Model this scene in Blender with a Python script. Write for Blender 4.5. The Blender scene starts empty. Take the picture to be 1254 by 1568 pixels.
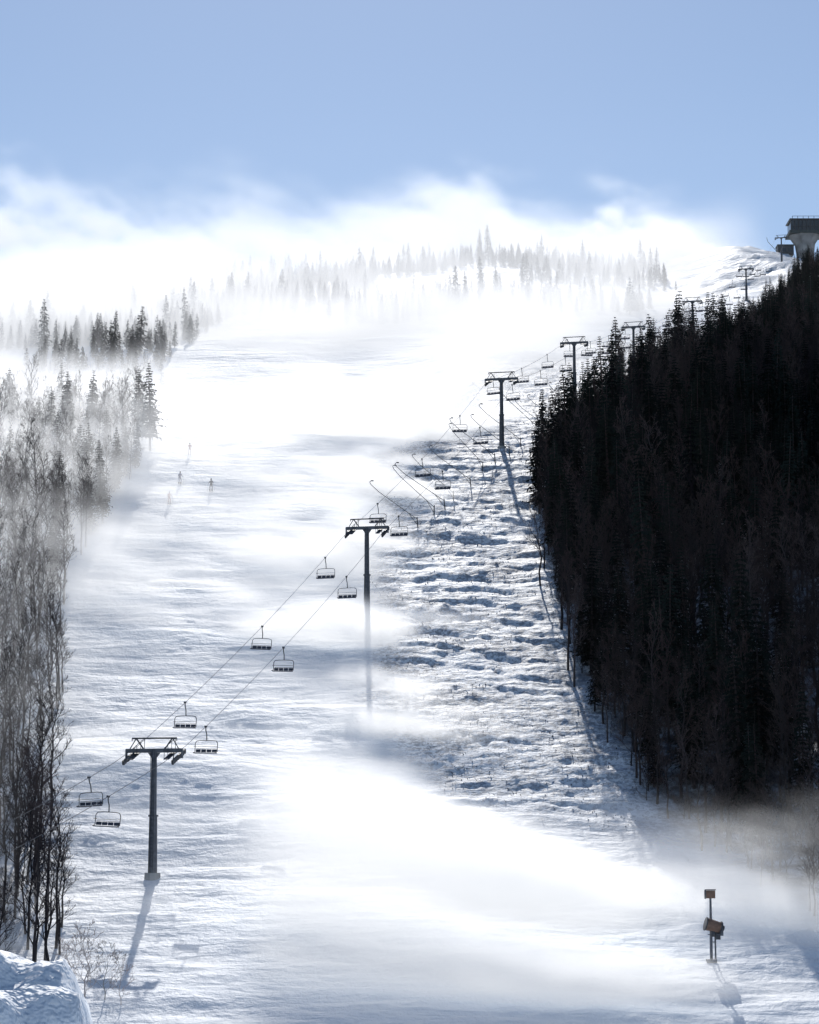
import bpy, math, random, time
import numpy as np
from mathutils import Vector, Matrix
T0=time.time()
rng=np.random.default_rng(7); random.seed(7)
scene=bpy.context.scene
# ------------------------------------------------------------ noise helpers
_lat3={}
def n3(x,y,z,seed=0):
    if seed not in _lat3: _lat3[seed]=np.random.default_rng(1000+seed).random((32,32,32)).astype(np.float32)
    L=_lat3[seed]
    xi=np.floor(x).astype(np.int32); yi=np.floor(y).astype(np.int32); zi=np.floor(z).astype(np.int32)
    fx=(x-xi); fy=(y-yi); fz=(z-zi)
    fx=fx*fx*(3-2*fx); fy=fy*fy*(3-2*fy); fz=fz*fz*(3-2*fz)
    a=xi&31; b=(xi+1)&31; c=yi&31; d=(yi+1)&31; e=zi&31; f=(zi+1)&31
    return (((L[a,c,e]*(1-fx)+L[b,c,e]*fx)*(1-fy)+(L[a,d,e]*(1-fx)+L[b,d,e]*fx)*fy)*(1-fz)
           +((L[a,c,f]*(1-fx)+L[b,c,f]*fx)*(1-fy)+(L[a,d,f]*(1-fx)+L[b,d,f]*fx)*fy)*fz)
def fbm3(x,y,z,seed=0,o=4,g=.5):
    s=0;a=1;t=0
    for i in range(o):
        s=s+a*n3(x*2**i+i*7.3,y*2**i+i*3.1,z*2**i+i*5.7,seed+i); t+=a; a*=g
    return s/t
def fbm2(x,y,seed=0,o=4,g=.5):
    return fbm3(x,y,np.zeros_like(x)+.37,seed,o,g)
def ss(a,b,x):
    t=np.clip((x-a)/(b-a),0,1); return t*t*(3-2*t)
# ------------------------------------------------------------ terrain
PY=np.array([-400,0,12,40,90,140,165,180,216,250,291,335,375,445,525,600,843],float)
PZ=np.array([-4,-1.9,-2.7,-9,-17,-18.5,-16.6,-13.2,-2.6,11,27.7,45.8,63,83.5,104,123,189],float)
ty=np.arange(-400,900,1.0); tz=np.interp(ty,PY,PZ)
k=np.exp(-0.5*(np.arange(-20,21)/6.0)**2); k/=k.sum()
tzs=np.convolve(np.pad(tz,20,mode='edge'),k,mode='valid')
RX=np.array([-3000,-400,-250,-180,-103,-36,32,96,115,142,150,165,180,260,500,3000],float)
RZ=np.array([60,160,205,222,245,255,264,257,262,269,268,264,260,250,220,60],float)
def lift_x(y): return -73.56+.235*y
def H0(x,y):
    x=np.asarray(x,float); y=np.asarray(y,float)
    p=np.interp(y,ty,tzs)
    R=np.interp(x,RX,RZ)
    t=np.clip((y-560)/500,0,1)
    base560=np.interp(560,ty,tzs)
    up=base560+(R-base560)*t
    beyond=np.clip((y-1060)/1,0,None)
    up=up-18*(1-np.exp(-beyond/90))-beyond*.09
    w=ss(545,575,y)
    h=p*(1-w)+up*w
    wl=1-ss(-6,16,x)
    h=h-wl*15*ss(384,450,y)*(1-ss(500,640,y))
    h=h+ss(20,60,x-np.interp(y,[150,345,843],[20,18,137]))*4*ss(150,250,y)*(1-ss(560,750,y))
    h=h-np.clip(np.abs(x)-300,0,None)*.05*ss(200,500,y)
    return h
XRY=[150,190,203,235,275,345,375,400,445,525,600,843,1000]
XRX=[60,42,34.5,21.5,17,18,23,30,42,60,78,137,185]
XLY=[100,150,180,195,216,270,310,350,370,420]
XLX=[-26,-26,-27,-28,-31,-39.7,-44,-41.5,-41,-46]
def rough_mask(x,y):
    xl=np.interp(y,[215,232,260,300,360,420],[14,2,-6,-8,-9,0])+6*(fbm2(y/9,x*0+3.0,40,3)-.5)
    m=ss(0,5,x-xl)*ss(215,245,y)*(1-ss(560,700,y))
    return m
def rough_mask2(x,y):
    return ss(0,15,x-(lift_x(y)-35))*ss(800,860,y)*(1-ss(1080,1120,y))
def H(x,y):
    x=np.asarray(x,float); y=np.asarray(y,float)
    h=H0(x,y)
    near=ss(140,180,y)
    m=rough_mask(x,y)
    d=(fbm2(x/26,y/11,3,4)-.5)*2.5*near
    d+= (fbm2(x/8+y/30,y/3.2,9,4,.6)-.5)*.85*near*(1-ss(500,800,y))*(1-.6*m)
    d+= (fbm2(x/60,y/40,15,4)-.5)*6*ss(600,800,y)
    ph=(y+x*.12+7*(fbm2(x/15,y/34,21,4)-.5)*2+1.2*(fbm2(x/2.4,y/6,22,2)-.5))/5.6
    fr=ph-np.floor(ph)
    amp=.25+.75*ss(.32,.66,fbm2(x/14,y/6,27,3))
    saw=np.where(fr<.95,-fr/.95,-1+(fr-.95)/.05)
    d+=m*(saw+.5)*.33*amp
    d+=m*(fbm2(x/1.3,y/1.5,31,3)-.5)*.8
    d+=m*(fbm2(x/5,y/5,35,3)-.5)*.3
    m2=rough_mask2(x,y)
    d+=m2*(np.abs(fbm2(x/16+y/40,y/30,33,4)-.5)*-14+2.5)
    return h+d
def axis(segs):
    out=[]
    for a,b,s in segs: out.append(np.arange(a,b,s))
    return np.concatenate(out+[np.array([segs[-1][1]])])
gx=axis([(-3000,-600,200),(-600,-200,20),(-200,-70,4),(-70,-50,1.2),(-50,55,.5),(55,90,1.2),(90,240,2.5),(240,600,20),(600,3000,200)])
gy=axis([(-400,0,40),(0,150,3),(150,175,1),(175,300,.33),(300,420,.42),(420,560,1.2),(560,1140,2.6),(1140,1500,20),(1500,6000,300)])
GX,GY=np.meshgrid(gx,gy)
GZ=H(GX,GY)
nxg,nyg=len(gx),len(gy)
V=np.stack([GX,GY,GZ],-1).reshape(-1,3)
i=np.arange(nyg-1)[:,None]*nxg+np.arange(nxg-1)[None,:]
F=np.stack([i,i+1,i+1+nxg,i+nxg],-1).reshape(-1,4)
def mesh_np(name,V,F):
    me=bpy.data.meshes.new(name)
    me.vertices.add(len(V)); me.vertices.foreach_set('co',np.asarray(V,np.float32).ravel())
    k=F.shape[1]
    me.loops.add(F.size); me.loops.foreach_set('vertex_index',F.astype(np.int32).ravel())
    me.polygons.add(len(F)); me.polygons.foreach_set('loop_start',(np.arange(len(F))*k).astype(np.int32))
    me.polygons.foreach_set('loop_total',np.full(len(F),k,np.int32))
    me.update(calc_edges=True); return me
def link(name,data,parent=None):
    o=bpy.data.objects.new(name,data); scene.collection.objects.link(o)
    if parent: o.parent=parent
    return o
# ------------------------------------------------------------ materials
def newmat(name):
    m=bpy.data.materials.new(name); m.use_nodes=True
    return m,m.node_tree.nodes,m.node_tree.links,m.node_tree.nodes['Principled BSDF']
def simple(name,col,rough=.6,metal=0,nscale=3,var=.35):
    m,N,L,b=newmat(name)
    tc=N.new('ShaderNodeTexCoord'); no=N.new('ShaderNodeTexNoise'); no.inputs['Scale'].default_value=nscale; no.inputs['Detail'].default_value=5
    L.new(tc.outputs['Object'],no.inputs['Vector'])
    r=N.new('ShaderNodeValToRGB'); r.color_ramp.elements[0].position=.3; r.color_ramp.elements[1].position=.7
    r.color_ramp.elements[0].color=(*[c*(1-var) for c in col],1); r.color_ramp.elements[1].color=(*[min(1,c*(1+var)) for c in col],1)
    L.new(no.outputs['Fac'],r.inputs['Fac']); L.new(r.outputs['Color'],b.inputs['Base Color'])
    b.inputs['Roughness'].default_value=rough; b.inputs['Metallic'].default_value=metal
    if rough>.75: b.inputs['Specular IOR Level'].default_value=.15
    return m
def veg(name,col):
    # plain diffuse, tinted per tree (Object Info random)
    m=bpy.data.materials.new(name); m.use_nodes=True; N=m.node_tree.nodes; L=m.node_tree.links; N.clear()
    out=N.new('ShaderNodeOutputMaterial'); d=N.new('ShaderNodeBsdfDiffuse'); oi=N.new('ShaderNodeObjectInfo'); r=N.new('ShaderNodeValToRGB')
    cs=[(.45,[.9,.95,1.15]),(.85,[1,1,1]),(1.25,[1.10,.96,.92]),(1.9,[1.05,1,1])]
    el=r.color_ramp.elements; el[0].position=0; el[1].position=1
    el.new(.4); el.new(.8)
    for e_,(k_,t_) in zip(el,cs): e_.color=(*[c*k_*q for c,q in zip(col,t_)],1)
    L.new(oi.outputs['Random'],r.inputs['Fac']); L.new(r.outputs['Color'],d.inputs['Color']); L.new(d.outputs[0],out.inputs['Surface']); return m
M_steel=simple('galvanised_steel',(.10,.11,.13),.5,.3)
M_dark=simple('dark_painted_steel',(.03,.035,.045),.5)
M_seat=simple('chair_seat_vinyl',(.03,.04,.07),.6)
M_orange=simple('orange_paint',(.18,.10,.065),.6)
M_concrete=simple('concrete',(.30,.30,.30),.85,0,.3)
M_green=simple('dark_green_cladding',(.03,.05,.05),.6,0,.3)
M_glass=simple('window_glass',(.03,.04,.05),.15)
M_bark=veg('bark',(.042,.040,.043))
M_twig=veg('twigs',(.054,.046,.047))
M_needle=veg('spruce_needles',(.014,.023,.022))
M_frost=veg('frosted_twigs',(.42,.40,.38))
M_brush=veg('dry_brush',(.10,.10,.11))
# snow
M_snow,N,L,b=newmat('snow')
tc=N.new('ShaderNodeTexCoord')
at=N.new('ShaderNodeAttribute'); at.attribute_name='rough'
af=N.new('ShaderNodeAttribute'); af.attribute_name='forest'
def noise(scale,detail=4,sc=(1,1,1),rough=.5):
    mp=N.new('ShaderNodeMapping'); mp.inputs['Scale'].default_value=sc; L.new(tc.outputs['Object'],mp.inputs['Vector'])
    n=N.new('ShaderNodeTexNoise'); n.inputs['Scale'].default_value=scale; n.inputs['Detail'].default_value=detail; n.inputs['Roughness'].default_value=rough
    L.new(mp.outputs['Vector'],n.inputs['Vector']); return n
def math_(op,a,b_,clamp=False):
    m=N.new('ShaderNodeMath'); m.operation=op; m.use_clamp=clamp
    for s,v in ((0,a),(1,b_)):
        if isinstance(v,(int,float)): m.inputs[s].default_value=v
        else: L.new(v,m.inputs[s])
    return m.outputs[0]
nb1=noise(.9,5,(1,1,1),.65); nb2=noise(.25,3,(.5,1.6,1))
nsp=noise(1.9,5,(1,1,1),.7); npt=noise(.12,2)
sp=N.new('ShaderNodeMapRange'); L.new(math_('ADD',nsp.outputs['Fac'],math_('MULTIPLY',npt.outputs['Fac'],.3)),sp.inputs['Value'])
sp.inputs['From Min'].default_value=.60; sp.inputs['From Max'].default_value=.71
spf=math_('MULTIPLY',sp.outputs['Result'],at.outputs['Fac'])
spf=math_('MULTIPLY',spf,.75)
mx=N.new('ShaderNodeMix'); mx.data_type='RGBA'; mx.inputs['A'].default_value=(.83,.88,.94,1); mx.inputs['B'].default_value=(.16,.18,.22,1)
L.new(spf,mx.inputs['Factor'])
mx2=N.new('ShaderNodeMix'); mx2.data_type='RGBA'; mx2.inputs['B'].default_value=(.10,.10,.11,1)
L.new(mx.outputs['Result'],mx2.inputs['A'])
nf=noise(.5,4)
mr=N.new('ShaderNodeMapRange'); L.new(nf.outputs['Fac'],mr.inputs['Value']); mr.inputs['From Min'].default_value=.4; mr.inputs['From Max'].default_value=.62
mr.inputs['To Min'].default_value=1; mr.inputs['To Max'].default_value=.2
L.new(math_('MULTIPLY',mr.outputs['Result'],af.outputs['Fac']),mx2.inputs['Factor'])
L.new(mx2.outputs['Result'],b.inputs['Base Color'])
b.inputs['Roughness'].default_value=.6; b.inputs['Specular IOR Level'].default_value=.2
hb=math_('ADD',math_('MULTIPLY',nb1.outputs['Fac'],.40),math_('MULTIPLY',nb2.outputs['Fac'],.9))
bp=N.new('ShaderNodeBump'); bp.inputs['Strength'].default_value=.95; bp.inputs['Distance'].default_value=1.0
L.new(hb,bp.inputs['Height']); L.new(bp.outputs['Normal'],b.inputs['Normal'])

ter=mesh_np('ski_slope_ground',V,F); 
ter.polygons.foreach_set('use_smooth',np.ones(len(F),bool))
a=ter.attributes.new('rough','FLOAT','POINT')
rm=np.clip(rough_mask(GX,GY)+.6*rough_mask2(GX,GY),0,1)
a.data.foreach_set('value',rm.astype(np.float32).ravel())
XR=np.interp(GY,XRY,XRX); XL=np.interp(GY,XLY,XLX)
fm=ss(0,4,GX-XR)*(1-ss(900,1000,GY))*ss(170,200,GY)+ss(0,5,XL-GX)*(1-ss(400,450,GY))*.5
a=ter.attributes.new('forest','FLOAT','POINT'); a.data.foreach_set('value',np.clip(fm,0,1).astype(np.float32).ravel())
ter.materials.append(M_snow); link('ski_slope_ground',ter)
print('terrain',len(V),time.time()-T0)
# ------------------------------------------------------------ mesh builder
class MB:
    def __init__(s): s.v=[];s.f=[];s.m=[]
    def tube(s,a,b,r0,r1,n=6,m=0,cap=True):
        a=Vector(a);b=Vector(b);d=(b-a)
        if d.length<1e-6:return
        d.normalize(); up=Vector((0,0,1)) if abs(d.z)<.9 else Vector((1,0,0))
        u=d.cross(up).normalized(); w=d.cross(u); o=len(s.v)
        for c,r in((a,r0),(b,r1)):
            for i in range(n):
                t=2*math.pi*i/n; s.v.append(c+u*(r*math.cos(t))+w*(r*math.sin(t)))
        for i in range(n):
            j=(i+1)%n; s.f.append((o+i,o+j,o+n+j,o+n+i)); s.m.append(m)
        if cap and n>3: s.f.append(tuple(o+i for i in range(n))[::-1]);s.m.append(m); s.f.append(tuple(o+n+i for i in range(n)));s.m.append(m)
    def path(s,pts,r,n=6,m=0):
        for a,b in zip(pts[:-1],pts[1:]): s.tube(a,b,r,r,n,m)
    def box(s,c,d,m=0,rot=None,taper=1.0):
        o=len(s.v); c=Vector(c)
        for z in(-1,1):
            k=taper if z<0 else 1
            for x,y in((-1,-1),(1,-1),(1,1),(-1,1)):
                p=Vector((x*d[0]/2*k,y*d[1]/2*k,z*d[2]/2))
                if rot: p=rot@p
                s.v.append(c+p)
        for q in((0,3,2,1),(4,5,6,7),(0,1,5,4),(1,2,6,5),(2,3,7,6),(3,0,4,7)):
            s.f.append(tuple(o+i for i in q)); s.m.append(m)
    def tri(s,a,b,c,m=0):
        o=len(s.v); s.v+= [Vector(a),Vector(b),Vector(c)]; s.f.append((o,o+1,o+2)); s.m.append(m)
    def quad(s,a,b,c,d,m=0):
        o=len(s.v); s.v+= [Vector(a),Vector(b),Vector(c),Vector(d)]; s.f.append((o,o+1,o+2,o+3)); s.m.append(m)
    def mesh(s,name,mats,smooth=False):
        me=bpy.data.meshes.new(name); me.from_pydata([tuple(p) for p in s.v],[],s.f)
        for m in mats: me.materials.append(m)
        me.polygons.foreach_set('material_index',s.m)
        if smooth: me.polygons.foreach_set('use_smooth',[True]*len(s.f))
        me.update(); return me
# ------------------------------------------------------------ trees
def spruce(seed,h=13,dens=1.0,rad=.17):
    r=random.Random(seed); M=MB(); M.tube((0,0,-.8),(0,0,h*.97),.2,.02,6,0)
    z=h*r.uniform(.08,.18); lean=r.uniform(0,6.28)
    while z<h*.985:
        t=z/h; R=h*rad*(1-t)**.8*r.uniform(.7,1.2)+.12
        if t<.25: R*=.6+1.6*t
        nbr=max(4,int((5+5*(1-t))*dens)); a0=r.uniform(0,6.28)
        for i in range(nbr):
            a=a0+6.283*i/nbr+r.uniform(-.25,.25); L_=R*r.uniform(.55,1.2)
            if r.random()<.12: continue
            d=Vector((math.cos(a),math.sin(a),0)); q=Vector((-d.y,d.x,0)); droop=r.uniform(.25,.5)
            p0=Vector((0,0,z)); p1=p0+d*L_*.55+Vector((0,0,-droop*L_*.5)); p2=p0+d*L_+Vector((0,0,-droop*L_*.75))
            w=L_*.2+.06
            M.quad(p0-q*.05,p1-q*w,p1+Vector((0,0,.06)),p0+q*.05,1); M.quad(p0+q*.05,p1+q*w,p1+Vector((0,0,.06)),p0-q*.05,1)
            M.tri(p1-q*w*.8,p2,p1+Vector((0,0,.05)),1); M.tri(p1+q*w*.8,p1+Vector((0,0,.05)),p2,1)
            for j in range(4):
                b=p0.lerp(p2,r.uniform(.3,1)); b.z=b.z+.05; e=b+d*r.uniform(.1,.3)*L_*.6+q*r.uniform(-.45,.45)*L_*.7+Vector((0,0,-r.uniform(.15,.5)*min(1,L_)))
                M.tri(b+d*.13,b-d*.13,e,1)
        z+=h*r.uniform(.018,.032)
    return M.mesh('spruce_mesh_%d'%seed,[M_bark,M_needle])
def bare(seed,h=13,spread=.22,mats=None,start=.3,fine=1.0,tw=1.0,crook=1.0):
    r=random.Random(seed); M=MB()
    pts=[Vector((0,0,-.8))]; 
    for i in range(1,7): pts.append(Vector((r.uniform(-.12,.12)*i*.4*crook,r.uniform(-.12,.12)*i*.4*crook,h*.93*i/6)))
    R0=h*.0125
    rr=[R0*(1-i/6.4) for i in range(7)]
    for i in range(6): M.tube(pts[i],pts[i+1],rr[i],rr[i+1],5,0,False)
    def tp(t):
        f=t*6; i=min(5,int(f)); return pts[i].lerp(pts[i+1],f-i)
    def rv(d,ang):
        a=r.uniform(0,6.28); up=Vector((0,0,1)) if abs(d.z)<.95 else Vector((1,0,0)); u=d.cross(up).normalized(); w=d.cross(u)
        return (d*math.cos(ang)+(u*math.cos(a)+w*math.sin(a))*math.sin(ang)).normalized()
    def br(p,d,L_,rad,lev):
        e=p+d*L_*.5; d2=(d+Vector((0,0,.25))+Vector((r.uniform(-.2,.2),r.uniform(-.2,.2),0))).normalized(); e2=e+d2*L_*.5
        if lev<=1: M.tube(p,e,rad,rad*.7,3,0 if lev==0 else 1,False); M.tube(e,e2,rad*.7,rad*.25,3,1,False)
        else:
            q=d.cross(Vector((r.uniform(-1,1),r.uniform(-1,1),.3))).normalized()*rad
            M.quad(p-q,p+q,e+q*.8,e-q*.8,1); M.tri(e-q*.8,e+q*.8,e2,1)
        if lev>=3: return
        n=[5,5,3][lev]; n=max(2,int(n*fine))
        for i in range(n):
            t=r.uniform(.25,1); b=p.lerp(e,t*2) if t<.5 else e.lerp(e2,t*2-1)
            dd=rv(d2 if t>.5 else d,r.uniform(.45,.95)); dd.z+=.15; dd.normalize()
            br(b,dd,L_*r.uniform(.35,.6)*(1.15-t*.4),max(rad*.5,.013*tw),lev+1)
    nb=int(15*fine)
    for i in range(nb):
        t=start+(1-start)*(i+.5)/nb*.97+r.uniform(-.03,.03)
        a=i*2.4+r.uniform(-.5,.5); el=.5+.7*t
        d=Vector((math.cos(a)*math.cos(el),math.sin(a)*math.cos(el),math.sin(el)))
        br(tp(min(t,.98)),d,h*spread*(1.25-.75*t)*r.uniform(.8,1.25),R0*.38*(1.2-.7*t),0)
    return M.mesh('bare_mesh_%d'%seed,mats or [M_bark,M_twig])
SP=[spruce(s,h=13,rad=.14+.02*(s%3)) for s in range(1,6)]
SPF=[spruce(s,h=10,dens=.6,rad=.15+.03*(s%3)) for s in range(11,15)]
BA=[bare(s,h=13,spread=.2+.03*(s%3),crook=2.2) for s in range(21,26)]
BAL=[bare(s,h=14,start=.42,spread=.2,crook=2) for s in range(31,34)]
BUSH=[bare(s,h=5.5,start=.08,spread=.36,fine=.9,tw=1.5,crook=2) for s in (51,52,53)]
print('trees',[len(m.polygons) for m in SP+BA],time.time()-T0)
def empty(name,loc=(0,0,0)):
    e=bpy.data.objects.new(name,None); e.location=loc; scene.collection.objects.link(e); return e
cnt=0
def put(name,me,x,y,s,parent=None,sz=None,sink=.1,z=None):
    global cnt; cnt+=1
    if z is None: z=float(H(np.array([x]),np.array([y]))[0])
    o=bpy.data.objects.new(name,me); o.location=(x,y,z-sink)
    o.rotation_euler=(random.uniform(-.06,.06),random.uniform(-.06,.06),random.uniform(0,6.28)); o.scale=(s,s,s*(sz or random.uniform(.85,1.15)))
    scene.collection.objects.link(o)
    if parent: o.parent=parent
    return o
def scatter(x0,x1,y0,y1,step,fn):
    xs=np.arange(x0,x1,step); ys=np.arange(y0,y1,step); X,Y=np.meshgrid(xs,ys)
    X=X+rng.uniform(-.45,.45,X.shape)*step; Y=Y+rng.uniform(-.45,.45,Y.shape)*step
    m=fn(X,Y); return X[m],Y[m],H(X[m],Y[m])
fr=empty('mixed_forest')
def fR(X,Y):
    e=np.interp(Y,XRY,XRX); e=e+(fbm2(Y/6,Y*0,77,2)-.5)*4
    return (X>e)&(X<Y*.172+22)
clump=lambda X,Y,s=25,sd=55: fbm2(X/s,Y/s,sd,3)
for seg,(y0,y1,st) in enumerate([(188,470,2.9),(470,900,4.0)]):
    X,Y,Z=scatter(10,190,y0,y1,st,fR); C=clump(X,Y); G_=clump(X,Y,9,66)
    E=X-np.interp(Y,XRY,XRX)
    for x,y,c,e,z,g in zip(X,Y,C,E,Z,G_):
        psp=.06+.7*ss(.5,.62,c)+.35*ss(330,390,y)*(e<9)+.20*ss(380,480,y)
        s=random.uniform(.62,1.1)*(.75+.5*g)*(.88 if e<3 else 1.05)
        if y>600: s*=.75
        if y<225: s*=.8; psp=0
        if random.random()<psp: put('spruce',random.choice(SP),x,y,s*random.uniform(.8,1.35),fr,z=z)
        else: put('deciduous',random.choice(BA if e>5 else BA+BAL),x,y,s,fr,z=z)
X,Y,Z=scatter(10,70,190,400,3.2,lambda X,Y: fR(X-1.5,Y)&(X<np.interp(Y,XRY,XRX)+12))
for x,y,z in zip(X,Y,Z): put('undergrowth',random.choice(BUSH),x,y,random.uniform(.5,1.2),fr,z=z)
print('right forest',cnt)
fl=empty('hillside_forest')
def fL(X,Y):
    e=np.interp(Y,XLY,XLX)+(fbm2(Y/8,Y*0,78,2)-.5)*5
    return (X<e)&(X>-Y*.172-22)
X,Y,Z=scatter(-110,-20,185,405,3.0,fL); C=clump(X,Y,22,60)
for x,y,c,z in zip(X,Y,C,Z):
    psp=.06+.35*ss(.52,.64,c)
    if y<300: psp=0
    s=random.uniform(.6,1.05)*(.85 if y>330 else 1)
    if random.random()<psp: put('spruce',random.choice(SP),x,y,s*random.uniform(.85,1.1),fl,z=z)
    else: put('deciduous',random.choice(BA+BA+BAL),x,y,s,fl,z=z)
for x,y,s in((-40.6,372,1.15),(-50.5,374,1.1),(-53.5,371,1.05),(-42.8,375,1.0),(-42.8,333,.85),(-46.2,345,.8)): put('spruce_tree',random.choice(SP),x,y,s)
for x,y,s in((-30.5,205,1.05),(-34.0,224,1.1),(-32.6,214,.95),(-29.2,196,.8),(-38.0,262,.9)): put('bare_tree',random.choice(BAL),x,y,s)
for x,y,s in((19,352,1.0),(20.5,360,1.1),(23.5,371,.95),(60.5,527,1.5)): put('spruce_tree',random.choice(SP),x,y,s)
fd=empty('distant_forest')
def fD(X,Y):
    c=fbm2(X/38,Y/26,90,3); pxx=X/Y
    ok=(X>-Y*.172-40)&(X<np.minimum(lift_x(Y)-28,104))
    m=(c>.55)|((Y>985)&(c>.43))|((X<-60)&(c>.47))|((X<-.09*Y)&(Y<800)&(c>.44))
    clear=(X>-14)&(X<42)&(Y>880)&(Y<985)
    clear|=(X>-60)&(Y<725)
    return ok&m&~clear&(Y>560)
X,Y,Z=scatter(-230,120,560,1075,5.0,fD)
for x,y,z in zip(X,Y,Z): put('spruce',random.choice(SPF),x,y,random.uniform(.4,.9)*(1.6 if random.random()<.12 else 1),fd,z=z)
print('all trees',cnt,time.time()-T0)
shm=[bare(s,h=5,start=.12,spread=.42,mats=[M_frost,M_frost],fine=.8,tw=1.4,crook=2) for s in (41,42)]
for x,y,s in((-24.4,184.5,1.1),(-23.0,185,.85),(-26.0,187,.9),(-21.6,183.6,.6)): put('frosted_shrub',random.choice(shm),x,y,s)
n=30000; bx=rng.uniform(-12,70,n); by=rng.uniform(225,520,n)
keep=(rough_mask(bx,by)>.4)&(bx<np.interp(by,XRY,XRX)+2)&(fbm2(bx/5,by/5,95,3)>.5)
bx=bx[keep];by=by[keep];bz=H(bx,by); n=len(bx)
ang=rng.uniform(0,6.28,n); hh=rng.uniform(.05,.2,n); w=rng.uniform(.03,.12,n)
lx=rng.uniform(-.2,.2,n); 
A=np.stack([bx-np.cos(ang)*w,by-np.sin(ang)*w,bz-.05],-1);B=np.stack([bx+np.cos(ang)*w,by+np.sin(ang)*w,bz-.05],-1);C_=np.stack([bx+lx,by+lx,bz+hh],-1)
VV=np.stack([A,B,C_],1).reshape(-1,3); FF=np.arange(3*n).reshape(-1,3)
me=mesh_np('dry_brush',VV,FF); me.materials.append(M_brush); link('dry_brush',me)
# ------------------------------------------------------------ chairlift
LA=math.atan2(-.235,1)
TW=[140,216,291,375,445,525,640,800,960]
def gz(x,y): return float(H0(np.array([x]),np.array([y]))[0])
def tower_mesh(slope):
    M=MB(); ht=11.0
    M.tube((0,0,-1.5),(0,0,.25),.75,.7,10,2)
    M.tube((0,0,.25),(0,0,5.2),.42,.36,12,0); M.tube((0,0,5.2),(0,0,5.35),.46,.46,12,0); M.tube((0,0,5.35),(0,0,ht),.30,.25,12,0)
    M.box((0,0,ht+.05),(5.3,.34,.36),0)
    M.box((0,0,ht-.35),(1.1,.24,.4),0,None,.5)
    rot=Matrix.Rotation(math.atan(slope),3,'X')
    for sx in(-1,1):
        u=sx*2.3
        M.box((u+sx*.32,0,ht-.25),(.12,.3,.8),0)
        M.box((u,0,ht-.42),(.16,3.8,.22),1,rot)
        for k_ in range(8):
            v=-1.7+k_*3.4/7; c=rot@Vector((0,v,-.10)); c=c+Vector((u,0,ht-.42))
            M.tube(c+Vector((-.07,0,0)),c+Vector((.07,0,0)),.24,.24,10,1)
        M.tube((u-.42*sx,-.1,ht-.15),(u-.2*sx,-.9,ht-.9),.05,.05,5,1)
        c=Vector((u-sx*.62,0,ht-.25)); M.box(c,(.5,3.4,.06),1,rot)
        for v in(-1.6,-.55,.55,1.6):
            p=c+rot@Vector((-.22*sx,v,0)); M.tube(p,p+Vector((0,0,.95)),.03,.03,5,1)
        p0=c+rot@Vector((-.22*sx,-1.6,0));p1=c+rot@Vector((-.22*sx,1.6,0)); M.tube(p0+Vector((0,0,.95)),p1+Vector((0,0,.95)),.035,.035,5,1)
        M.tube((sx*1.0,0,ht+.2),(sx*1.7,0,ht+1.15),.07,.07,6,1); M.tube((u,0,ht+.2),(sx*1.7,0,ht+1.15),.05,.05,6,1)
    M.tube((-2.1,0,ht+1.15),(2.1,0,ht+1.15),.08,.08,6,1)
    M.tube((-2.1,0,ht+1.15),(-2.1,0,ht+.9),.04,.04,6,1);M.tube((2.1,0,ht+1.15),(2.1,0,ht+.9),.04,.04,6,1)
    for s_ in(-.18,.18): M.tube((s_,-.5,.5),(s_,-.42,ht),.025,.025,4,1)
    for k_ in range(32): M.tube((-.18,-.48,.8+k_*.32),(.18,-.48,.8+k_*.32),.015,.015,4,1)
    return M.mesh('tower_mesh',[M_steel,M_dark,M_concrete])
cab={-1:[],1:[]}
for ty_ in TW:
    x=lift_x(ty_); z=gz(x,ty_)
    s=(gz(x+2,ty_+8)-gz(x-2,ty_-8))/16.4
    e=link('chairlift_tower',tower_mesh(s)); e.location=(x,ty_,z); e.rotation_euler=(0,0,LA)
    for sd in(-1,1):
        off=Vector((sd*2.3,0,0)); off.rotate(Matrix.Rotation(LA,3,'Z')); cab[sd].append(Vector((x,ty_,z+10.85))+off)
def cable_pt(sd,y):
    P=cab[sd]
    for a_,b_ in zip(P[:-1],P[1:]):
        if a_.y<=y<=b_.y:
            t=(y-a_.y)/(b_.y-a_.y); p=a_.lerp(b_,t); p.z-=4*t*(1-t)*(b_.y-a_.y)**2*.00016; return p
M=MB()
for sd in(-1,1):
    ys=np.arange(cab[sd][0].y+.01,cab[sd][-1].y-.01,6); pts=[cable_pt(sd,y) for y in ys]
    M.path(pts,.028,4,0)
link('haul_cable',M.mesh('haul_cable',[M_dark]))
def chair_mesh():
    M=MB()
    M.box((0,0,.02),(.12,.5,.16),0)
    M.path([(0,0,0),(0,.05,-.35),(0,.32,-.7),(0,.38,-1.25)],.05,6,0)
    M.tube((-.55,.38,-1.25),(.55,.38,-1.25),.035,.035,6,0)
    for sx in(-1,1):
        M.path([(sx*.55,.38,-1.25),(sx*.95,.34,-1.3),(sx*1.08,.28,-1.5),(sx*1.08,.2,-2.3),(sx*1.08,-.35,-2.38)],.035,6,0)
        M.path([(sx*1.0,.3,-1.8),(sx*1.0,-.35,-1.85)],.025,5,0)
    M.box((0,-.05,-2.42),(2.1,.5,.08),1); 
    rot=Matrix.Rotation(-.2,3,'X')
    for k_ in range(4): M.box((-.78+k_*.52,.27,-2.20),(.46,.05,.26),1,rot)
    M.tube((-1.0,.3,-2.0),(1.0,.3,-2.0),.02,.02,5,0)
    M.tube((-1.05,-.35,-1.85),(1.05,-.35,-1.85),.02,.02,6,0)
    return M.mesh('lift_chair',[M_dark,M_seat])
CH=chair_mesh()
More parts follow.
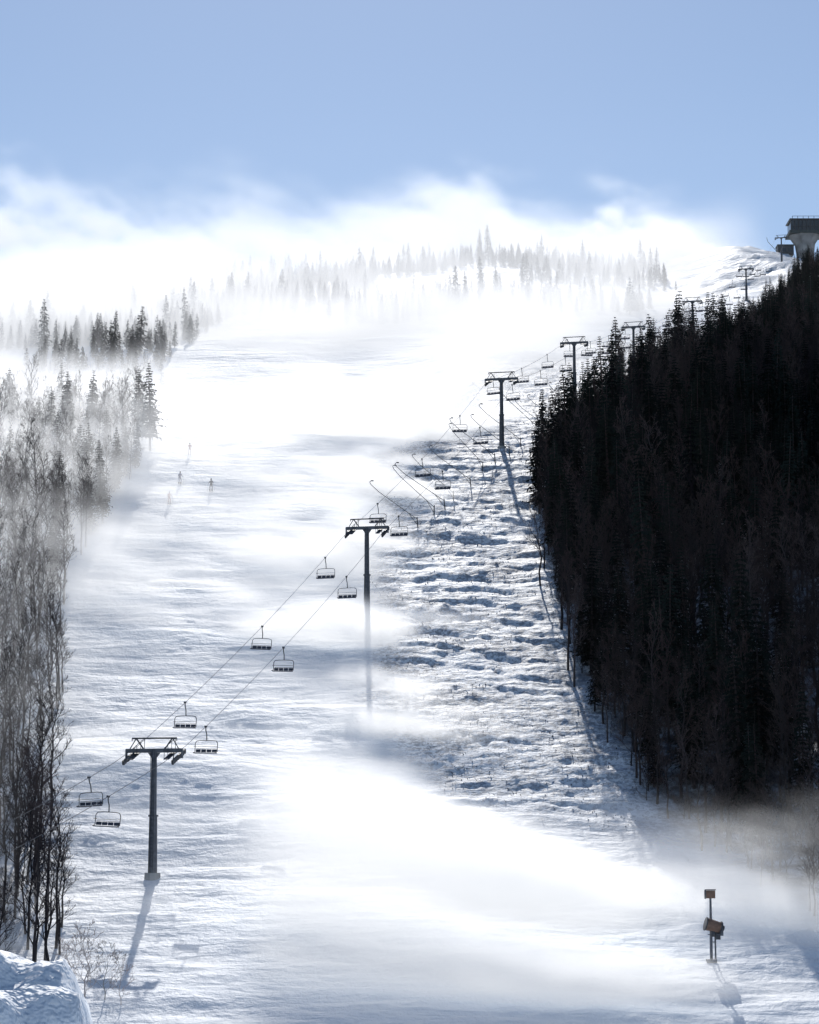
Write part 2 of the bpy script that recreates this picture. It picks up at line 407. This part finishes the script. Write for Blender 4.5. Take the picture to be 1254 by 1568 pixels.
for sd,y0 in((-1,206.7),(1,198.2)):
    for k_ in range(-2,28):
        p=cable_pt(sd,y0+24.75*k_)
        if p is None: continue
        o=link('lift_chair',CH); o.location=p; o.rotation_euler=(0,random.uniform(-.06,.06),LA+random.uniform(-.05,.05))
# ------------------------------------------------------------ snow lances
def lance_mesh():
    M=MB(); M.tube((0,0,-.3),(0,0,1.6),.10,.08,6,0)
    M.path([(0,0,1.3),(-2.5,0,3.4),(-5.2,0,5.7),(-6.3,0,6.9),(-6.45,0,7.3),(-6.2,0,7.45)],.05,5,0)
    M.tube((0,0,.4),(-1.2,0,2.3),.04,.04,5,0); M.tube((-6.2,0,7.45),(-5.85,0,7.4),.11,.07,6,0)
    return M.mesh('snow_lance',[M_dark])
LM=lance_mesh()
for px,py,y in((665,735,337),(682,725,341),(695,712,345),(722,690,352),(740,660,360),(760,650,364),(782,635,370),(800,615,376),(826,612,384),(846,604,392),(868,598,402),(892,585,415),(640,760,330)):
    x=(px-627)/3688*y; o=link('snow_lance',LM); o.location=(x,y,float(H(np.array([x]),np.array([y]))[0])); s_=random.uniform(.85,1.05); o.scale=(s_,s_,s_); o.rotation_euler=(0,random.uniform(-.1,.1),random.uniform(-.3,.3))
# ------------------------------------------------------------ fan snow gun
def gun_mesh():
    M=MB(); M.tube((0,0,-.4),(0,0,5.3),.13,.09,10,0); M.tube((.35,.1,-.4),(.35,.1,2.6),.07,.07,8,0); M.tube((0,0,1.6),(.35,.1,1.6),.04,.04,6,0)
    M.box((0,0,.1),(.8,.8,.3),0)
    M.box((0,0,5.35),(.75,.4,.62),1); M.box((-.42,0,5.35),(.1,.5,.7),2); M.box((0,0,5.72),(.85,.5,.08),2)
    ax=Vector((-.95,-.1,.25)).normalized(); c=Vector((.1,-.35,2.9))
    M.tube(c-ax*.62,c+ax*.55,.42,.50,16,1,False); M.tube(c-ax*.70,c-ax*.60,.50,.50,16,2); M.tube(c+ax*.53,c+ax*.63,.55,.55,16,2)
    M.tube(c-ax*.95,c-ax*.7,.2,.3,10,2)
    M.box(c+Vector((.0,.1,-.62)),(.3,.5,.5),2); M.box((.55,-.1,2.1),(.35,.35,.6),2); M.tube((-.3,-.3,2.2),(.9,-.3,2.2),.04,.04,6,0); M.box((.85,-.2,2.6),(.2,.3,1.0),0)
    return M.mesh('snow_gun',[M_steel,M_orange,M_dark])
GM=gun_mesh()
for px,y,s in((1082,195,1),):
    x=(px-627)/3688*y; o=link('snow_gun',GM); o.location=(x,y,float(H(np.array([x]),np.array([y]))[0])); o.scale=(s,s,s)
# ------------------------------------------------------------ summit station
root=empty('summit_station',(176,1045,float(H0(np.array([170.]),np.array([1045.]))[0])-1))
M=MB()
def oct_(z,rx,ry): return [(rx*math.cos(a_),ry*math.sin(a_),z) for a_ in [math.pi/8+i*math.pi/4 for i in range(8)]]
levels=[(-6,4.2,4.2),(5,4.0,4.0),(9,4.6,4.6),(13,7.4,6.5)]
o0=len(M.v)
for z_,rx,ry in levels: M.v+= [Vector(p) for p in oct_(z_,rx,ry)]
for l in range(3):
    for i_ in range(8):
        j_=(i_+1)%8; M.f.append((o0+l*8+i_,o0+l*8+j_,o0+(l+1)*8+j_,o0+(l+1)*8+i_)); M.m.append(0)
ob=link('pedestal',M.mesh('pedestal',[M_concrete]),root)
M=MB(); M.box((0,0,13.6),(15.5,13,1.2),0); M.box((0,0,19.4),(15,12,.5),1)
for i_ in range(9):
    M.box((-7+i_*1.75,-5.8,16.7),(.3,.3,5),1)
M.box((0,0,16.7),(13.6,10.6,4.9),2)
M.box((0,-5.85,16.2),(14.2,.12,.25),1)
for i_ in range(6): M.tube((-6+i_*2.4,-4,19.6),(-6+i_*2.4,-4,21.2),.12,.12,5,1)
M.tube((-6,-4,21.2),(6,-4,21.2),.1,.1,5,1)
link('machine_room',M.mesh('machine_room',[M_green,M_dark,M_glass]),root)
M=MB(); M.box((-9,0,6.0),(7,6,4.2),0); M.box((-9,0,8.3),(7.6,6.6,.4),1); M.box((-10,-3.05,6),(2,.1,1.5),2); M.box((-7,-3.05,6),(2,.1,1.5),2); M.box((-9,0,.5),(5.5,4.5,6.7),3)
M.tube((-12.5,0,6),(-16.5,0,10.5),.14,.1,5,1); M.tube((-16.5,0,10.5),(-17,0,12.5),.1,.1,5,1)
link('annex',M.mesh('annex',[M_dark,M_green,M_glass,M_concrete]),root)
# ------------------------------------------------------------ skiers
M_jk=[simple('jacket_a',(.25,.05,.05)),simple('jacket_b',(.05,.08,.2)),simple('jacket_c',(.12,.12,.13))]
M_sk=simple('skin',(.45,.28,.2)); 
def skier(x,y,rot,jm):
    e=empty('skier',(x,y,float(H(np.array([x]),np.array([y]))[0])+.04)); e.rotation_euler=(0,0,rot)
    J=[((0,0,.92),.15),((0,-.04,1.12),.15),((0,-.10,1.38),.17),((0,-.13,1.52),.06),((0,-.16,1.62),.085),((0,-.17,1.72),.09)]
    E=[(0,1),(1,2),(2,3),(3,4),(4,5)]
    for sx in(-1,1):
        o=len(J); J+=[((sx*.12,-.02,.86),.10),((sx*.16,-.20,.50),.075),((sx*.16,-.04,.12),.06),((sx*.16,-.18,.06),.055)]; E+=[(0,o),(o,o+1),(o+1,o+2),(o+2,o+3)]
        o=len(J); J+=[((sx*.20,-.10,1.42),.075),((sx*.32,-.16,1.14),.055),((sx*.34,-.42,1.08),.042),((sx*.34,-.50,1.08),.045)]; E+=[(2,o),(o,o+1),(o+1,o+2),(o+2,o+3)]
    me=bpy.data.meshes.new('body'); me.from_pydata([j[0] for j in J],E,[]); ob=link('body',me,e)
    md=ob.modifiers.new('s','SKIN')
    for v_,j in zip(me.skin_vertices[0].data,J): v_.radius=(j[1],j[1])
    me.skin_vertices[0].data[0].use_root=True
    ob.modifiers.new('ss','SUBSURF').levels=1; me.materials.append(jm)
    M=MB()
    for sx in(-1,1):
        M.box((sx*.16,-.12,-.01),(.09,1.55,.03),0); M.tube((sx*.16,-.9,-.01),(sx*.16,-1.02,.10),.04,.02,6,0)
        M.tube((sx*.35,-.5,1.12),(sx*.55,-.15,.0),.014,.012,5,0)
        M.box((sx*.16,-.1,.10),(.12,.32,.2),0)
    link('skis_and_poles',M.mesh('skis',[M_dark]),e)
    M=MB(); M.tube((0,-.165,1.64),(0,-.165,1.78),.115,.12,12,0); M.tube((0,-.165,1.78),(0,-.165,1.86),.12,.05,12,0); M.box((0,-.27,1.70),(.16,.04,.07),1)
    M.box((0,-.265,1.63),(.10,.03,.06),2)
    link('helmet_and_face',M.mesh('helmet',[M_dark,M_glass,M_sk]),e)
for k_,(px,y) in enumerate(((255,343),(271,354),(320,349),(286,370))):
    skier((px-627)/3688*y,y,random.uniform(-.8,.8),M_jk[k_%3])
# ------------------------------------------------------------ foreground snow bank
bxg=np.linspace(-9,1.0,110); byg=np.linspace(17,27,100); BX,BY=np.meshgrid(bxg,byg)
prof=np.interp(BX,[-9,-5,-3.3,-2.95,-2.72,-2.45,-1.5,1.0],[1.0,1.0,.95,.92,.84,.4,.0,-.1])*np.exp(-((BY-21)/2.6)**2)
BZ=H0(BX,BY)-.3+prof*4.4+(fbm2(BX/.8,BY/.8,61,4)-.5)*1.7
BZ=BZ-(H0(BX,BY)-H0(BX,BY*0+21.))*prof
Vb=np.stack([BX,BY,BZ],-1).reshape(-1,3); i=np.arange(99)[:,None]*110+np.arange(109)[None,:]
me=mesh_np('snow_bank',Vb,np.stack([i,i+1,i+111,i+110],-1).reshape(-1,4)); me.polygons.foreach_set('use_smooth',np.ones(99*109,bool)); me.materials.append(M_snow); link('snow_bank',me)
print('objects',time.time()-T0)
# ------------------------------------------------------------ blowing snow volumes
KD=200.0   # grid stores density*KD so that thin haze stays above the renderer's clipping threshold
def vol_mat(name,g,step,em):
    m=bpy.data.materials.new(name); m.use_nodes=True; N=m.node_tree.nodes; L=m.node_tree.links; N.clear()
    out=N.new('ShaderNodeOutputMaterial'); sc=N.new('ShaderNodeVolumeScatter'); sc.inputs['Color'].default_value=(.97,.98,1,1); sc.inputs['Anisotropy'].default_value=g
    # emission: added glow standing in for multiple scattering inside the snow cloud (the renderer only follows one scatter)
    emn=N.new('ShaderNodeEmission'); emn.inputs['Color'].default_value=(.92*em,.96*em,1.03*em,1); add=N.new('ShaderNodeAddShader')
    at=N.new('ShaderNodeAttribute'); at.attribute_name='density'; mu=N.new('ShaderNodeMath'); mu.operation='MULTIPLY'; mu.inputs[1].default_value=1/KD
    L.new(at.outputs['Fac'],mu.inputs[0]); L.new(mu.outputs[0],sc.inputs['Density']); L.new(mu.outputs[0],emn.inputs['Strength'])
    L.new(sc.outputs[0],add.inputs[0]); L.new(emn.outputs[0],add.inputs[1]); L.new(add.outputs[0],out.inputs['Volume'])
    m.cycles.volume_step_rate=step
    return m
def make_volume(name,mn,mx,vox,fn,mat,org=(0,0,0),ang=0.0):
    # box given in local coordinates of an object at org, tilted by ang about X (follows the slope)
    dims=[int(round((mx[i]-mn[i])/vox))+1 for i in range(3)]
    ax=[np.linspace(mn[i],mx[i],dims[i]).astype(np.float32) for i in range(3)]
    LX,LY,LZ=[q.ravel() for q in np.meshgrid(*ax,indexing='ij')]
    WX=LX.astype(float)+org[0]; WY=org[1]+LY*math.cos(ang)-LZ*math.sin(ang); WZ=org[2]+LY*math.sin(ang)+LZ*math.cos(ang)
    Hh=WZ-H0(WX,WY)
    D=np.zeros(len(LX),np.float32)
    sel=(Hh>-2*vox)&(Hh<fn.hm)
    D[sel]=fn(WX[sel],WY[sel],WZ[sel],Hh[sel])
    D=(D+1e-5+1e-5*rng.random(D.shape)).astype(np.float32)*KD
    n=D.size; print(name,dims,n,D.max(),time.time()-T0)
    me=bpy.data.meshes.new(name); me.vertices.add(n)
    me.vertices.foreach_set('co',np.stack([LX,LY,LZ],-1).astype(np.float32).ravel())
    a=me.attributes.new('dens','FLOAT','POINT'); a.data.foreach_set('value',D.ravel()); me.materials.append(mat)
    o=link(name,me); o.location=org; o.rotation_euler=(ang,0,0)
    ng=bpy.data.node_groups.new(name+'_gn','GeometryNodeTree'); ng.interface.new_socket('Geometry',in_out='INPUT',socket_type='NodeSocketGeometry'); ng.interface.new_socket('Geometry',in_out='OUTPUT',socket_type='NodeSocketGeometry')
    N=ng.nodes; L=ng.links; gi=N.new('NodeGroupInput'); go=N.new('NodeGroupOutput')
    pos=N.new('GeometryNodeInputPosition'); sx=N.new('ShaderNodeSeparateXYZ'); L.new(pos.outputs[0],sx.inputs[0])
    def mt(op,a_,b_):
        q=N.new('ShaderNodeMath'); q.operation=op
        for s_,v_ in ((0,a_),(1,b_)):
            if isinstance(v_,(int,float)): q.inputs[s_].default_value=v_
            elif v_ is not None: L.new(v_,q.inputs[s_])
        return q.outputs[0]
    ids=[]
    for i_ in range(3):
        st=(mx[i_]-mn[i_])/(dims[i_]-1)
        ids.append(mt('ROUND',mt('DIVIDE',mt('SUBTRACT',sx.outputs[i_],float(mn[i_])),st),None))
    idx=mt('ADD',mt('MULTIPLY',mt('ADD',mt('MULTIPLY',ids[0],float(dims[1])),ids[1]),float(dims[2])),ids[2])
    sa=N.new('GeometryNodeSampleIndex'); sa.data_type='FLOAT'; sa.domain='POINT'
    na=N.new('GeometryNodeInputNamedAttribute'); na.data_type='FLOAT'; na.inputs['Name'].default_value='dens'
    L.new(gi.outputs[0],sa.inputs['Geometry']); L.new([q for q in na.outputs if q.enabled][0],[q for q in sa.inputs if q.name=='Value' and q.enabled][0]); L.new(idx,sa.inputs['Index'])
    vc=N.new('GeometryNodeVolumeCube'); L.new([q for q in sa.outputs if q.enabled][0],vc.inputs['Density'])
    vc.inputs['Min'].default_value=mn; vc.inputs['Max'].default_value=mx
    for i_,nm in enumerate(('Resolution X','Resolution Y','Resolution Z')): vc.inputs[nm].default_value=dims[i_]
    sm=N.new('GeometryNodeSetMaterial'); sm.inputs['Material'].default_value=mat
    L.new(vc.outputs[0],sm.inputs['Geometry']); L.new(sm.outputs[0],go.inputs[0])
    md=o.modifiers.new('vol','NODES'); md.node_group=ng
    return o
def cone(x,y,z,A,B,ra,rb,pw=.75):
    A=np.array(A,float);B=np.array(B,float);d=B-A;l2=(d*d).sum()
    t=((x-A[0])*d[0]+(y-A[1])*d[1]+(z-A[2])*d[2])/l2; tc=np.clip(t,0,1)
    dx=x-(A[0]+tc*d[0]);dy=y-(A[1]+tc*d[1]);dz=z-(A[2]+tc*d[2]); r=ra+(rb-ra)*tc**pw
    return np.sqrt(dx*dx+dy*dy+dz*dz)/r,tc
g0=H0(np.array([24.]),np.array([195.]))[0]; g1=H0(np.array([23.7]),np.array([184.]))[0]
def near_fn(x,y,z,h):
    u=(x*.93-y*.36); v=(y*.93+x*.36)
    nz=fbm3(u/13,v/4.6,z/2.8+u/26,5,4,.6)
    nl=fbm3(u/30,v/13,z/12,12,3)
    w=ss(.45,.60,nz); wl=ss(.38,.56,nl)
    lx=lift_x(y)
    d=np.zeros_like(x)
    edge=np.interp(y,[180,225,240,300,360,400,420],[24,16,4,-3,-2,9,18])+(nz-.5)*38+(nl-.5)*16
    top=np.interp(y,[180,240,300,370,400],[3.0,3.8,7.0,10,13])*(.35+1.3*nl)
    m=ss(0,7,edge-x)*ss(-50,-30,x)*(1-ss(.2,1.0,h/top))
    along=.3+.7*ss(-29,-8,x)
    d+=m*along*(.012+.27*w*(.25+.75*wl))*np.interp(y,[180,215,240,300,340,380,400],[.45,.4,.95,1.25,1.25,1.0,1.0])
    # crest cloud
    m=ss(350,395,y)*ss(-75,-50,x)*(1-ss(-8,8,x-(lx-12)))*(1-ss(.1,1,h/(16*(.4+1.1*nl))))
    d+=m*(.009+.034*w)
    # snow-gun plumes
    q,t=cone(x,y,z,(23.4,195,g0+4.2),(-14,209,g0+10.5),.9,9)
    d+=(1-ss(.3,1.05,q+(nz-.5)*2.0*np.minimum(1,t*4+.1)))*np.interp(t,[0,.1,.3,.6,1],[3.0,1.8,.7,.22,.03])*(t>0)*(t<1)
    q,t=cone(x,y,z,(24.0,183,g1+2.0),(-12,189,g1+4.5),.9,6.5)
    d+=(1-ss(.3,1.05,q+(nz-.5)*2.0*np.minimum(1,t*4+.1)))*np.interp(t,[0,.1,.3,.6,1],[2.0,.9,.4,.15,.03])*(t>0)*(t<1)
    # eddies at the foot of the right forest
    m=np.exp(-((x-29)/10)**2-((y-206)/7)**2)*(1-ss(.2,1,h/(10*(.3+1.3*nl))))
    d+=m*(.012+.16*w)
    # haze in the left trees
    m=(1-ss(-48,-30,x))*(1-ss(.4,1.1,h/(16*(.5+.9*nl))))
    d+=m*(.008+.026*w)*np.interp(y,[170,230,290,340,390],[1.1,.6,.6,1.2,1.7])
    return d
near_fn.hm=28
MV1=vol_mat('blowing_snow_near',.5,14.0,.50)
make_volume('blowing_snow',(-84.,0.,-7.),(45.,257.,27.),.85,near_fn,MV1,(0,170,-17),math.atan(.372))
def far_fn(x,y,z,h):
    n1=fbm3(x/55+z/90,y/60,z/26,17,4,.55); n2=fbm3(x/22+z/30,y/26,z/13,23,4,.6)
    w=ss(.42,.62,.5*n1+.5*n2); lx=lift_x(y)
    d=np.zeros_like(x)
    side=1-ss(-34,-4,x-lx+6*(n2-.5)*4)
    top=np.interp(y,[410,520,700,820,1000],[15,16,11,8,8])*(.3+1.4*n1)
    d+=side*ss(402,420,y)*(1-ss(730,850,y))*(1-ss(.1,1.1,h/top))*(.003+.028*w)
    d+=side*ss(560,680,y)*(1-ss(6,34,h))*(.0012+.0045*(1-ss(-110,-50,x))+.0086*w)*np.interp(x,[-150,-60,0,50,110],[2.0,1.1,.75,.75,.9])
    return d
far_fn.hm=42
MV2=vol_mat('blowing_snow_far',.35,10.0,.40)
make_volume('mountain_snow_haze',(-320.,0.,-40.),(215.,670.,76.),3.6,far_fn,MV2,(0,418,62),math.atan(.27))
ZTX=[-330,-183,-154,-96,-37,-8,15,33,50,74,95,120,138,150,175,240]
ZTZ=[334,326,320,316,302,308,320,320,306,304,308,298,284,274,262,255]
def plume_fn(x,y,z,h):
    xs=x+(z-260)*.9       # plumes lean down-wind
    n1=fbm3(xs/45,y/40,z/24,51,4,.6); n2=fbm3(xs/14,y/18,z/9,57,4,.68)
    w=ss(.44,.60,.42*n1+.58*n2)
    zt=np.interp(x,ZTX,ZTZ)+(n1-.5)*85*np.interp(x,[-200,-40,20,130,160],[1.1,1,1,.7,.25])
    soft=np.interp(x,[-200,-60,0,60,150],[75,60,42,28,10])
    band=np.exp(-((y-1098)/26)**2)*(1-ss(150,182,x))
    return band*ss(0,1,(zt-z)/soft)*(.001+.044*w)*np.interp(x,[-200,-60,20,90,150],[1.3,.8,1.1,2.1,2.6])
plume_fn.hm=110
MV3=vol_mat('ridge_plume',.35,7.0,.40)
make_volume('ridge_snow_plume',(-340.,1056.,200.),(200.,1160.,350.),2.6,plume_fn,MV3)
# ------------------------------------------------------------ light, sky, camera
EL=math.radians(34); AZ=math.radians(-1.6)
sd=Vector((math.sin(AZ)*math.cos(EL),math.cos(AZ)*math.cos(EL),math.sin(EL)))
su=bpy.data.lights.new('sun','SUN'); su.energy=3.2; su.angle=math.radians(.55); su.color=(1,.965,.92)
so=link('sun',su); so.rotation_euler=(-sd).to_track_quat('-Z','Y').to_euler(); so.location=(0,0,400)
w=bpy.data.worlds.new('World'); scene.world=w; w.use_nodes=True
N=w.node_tree.nodes; L=w.node_tree.links; bg=N['Background']
sk=N.new('ShaderNodeTexSky'); sk.sky_type='NISHITA'; sk.sun_disc=False; sk.sun_elevation=EL; sk.sun_rotation=AZ; sk.altitude=1500; sk.air_density=1.0; sk.dust_density=.4; sk.ozone_density=1.5
L.new(sk.outputs[0],bg.inputs['Color']); bg.inputs['Strength'].default_value=.10
cam=bpy.data.cameras.new('camera'); co=link('camera',cam); co.location=(0,0,0)
cam.sensor_fit='VERTICAL'; cam.sensor_height=36; cam.lens=36/2*3688/784; cam.clip_end=9000; cam.clip_start=.5
co.rotation_euler=(math.radians(90)+math.atan((1300-784)/3688),0,0)
scene.camera=co
scene.view_settings.view_transform='Standard'; scene.view_settings.look='None'; scene.view_settings.exposure=0
print('done',time.time()-T0)
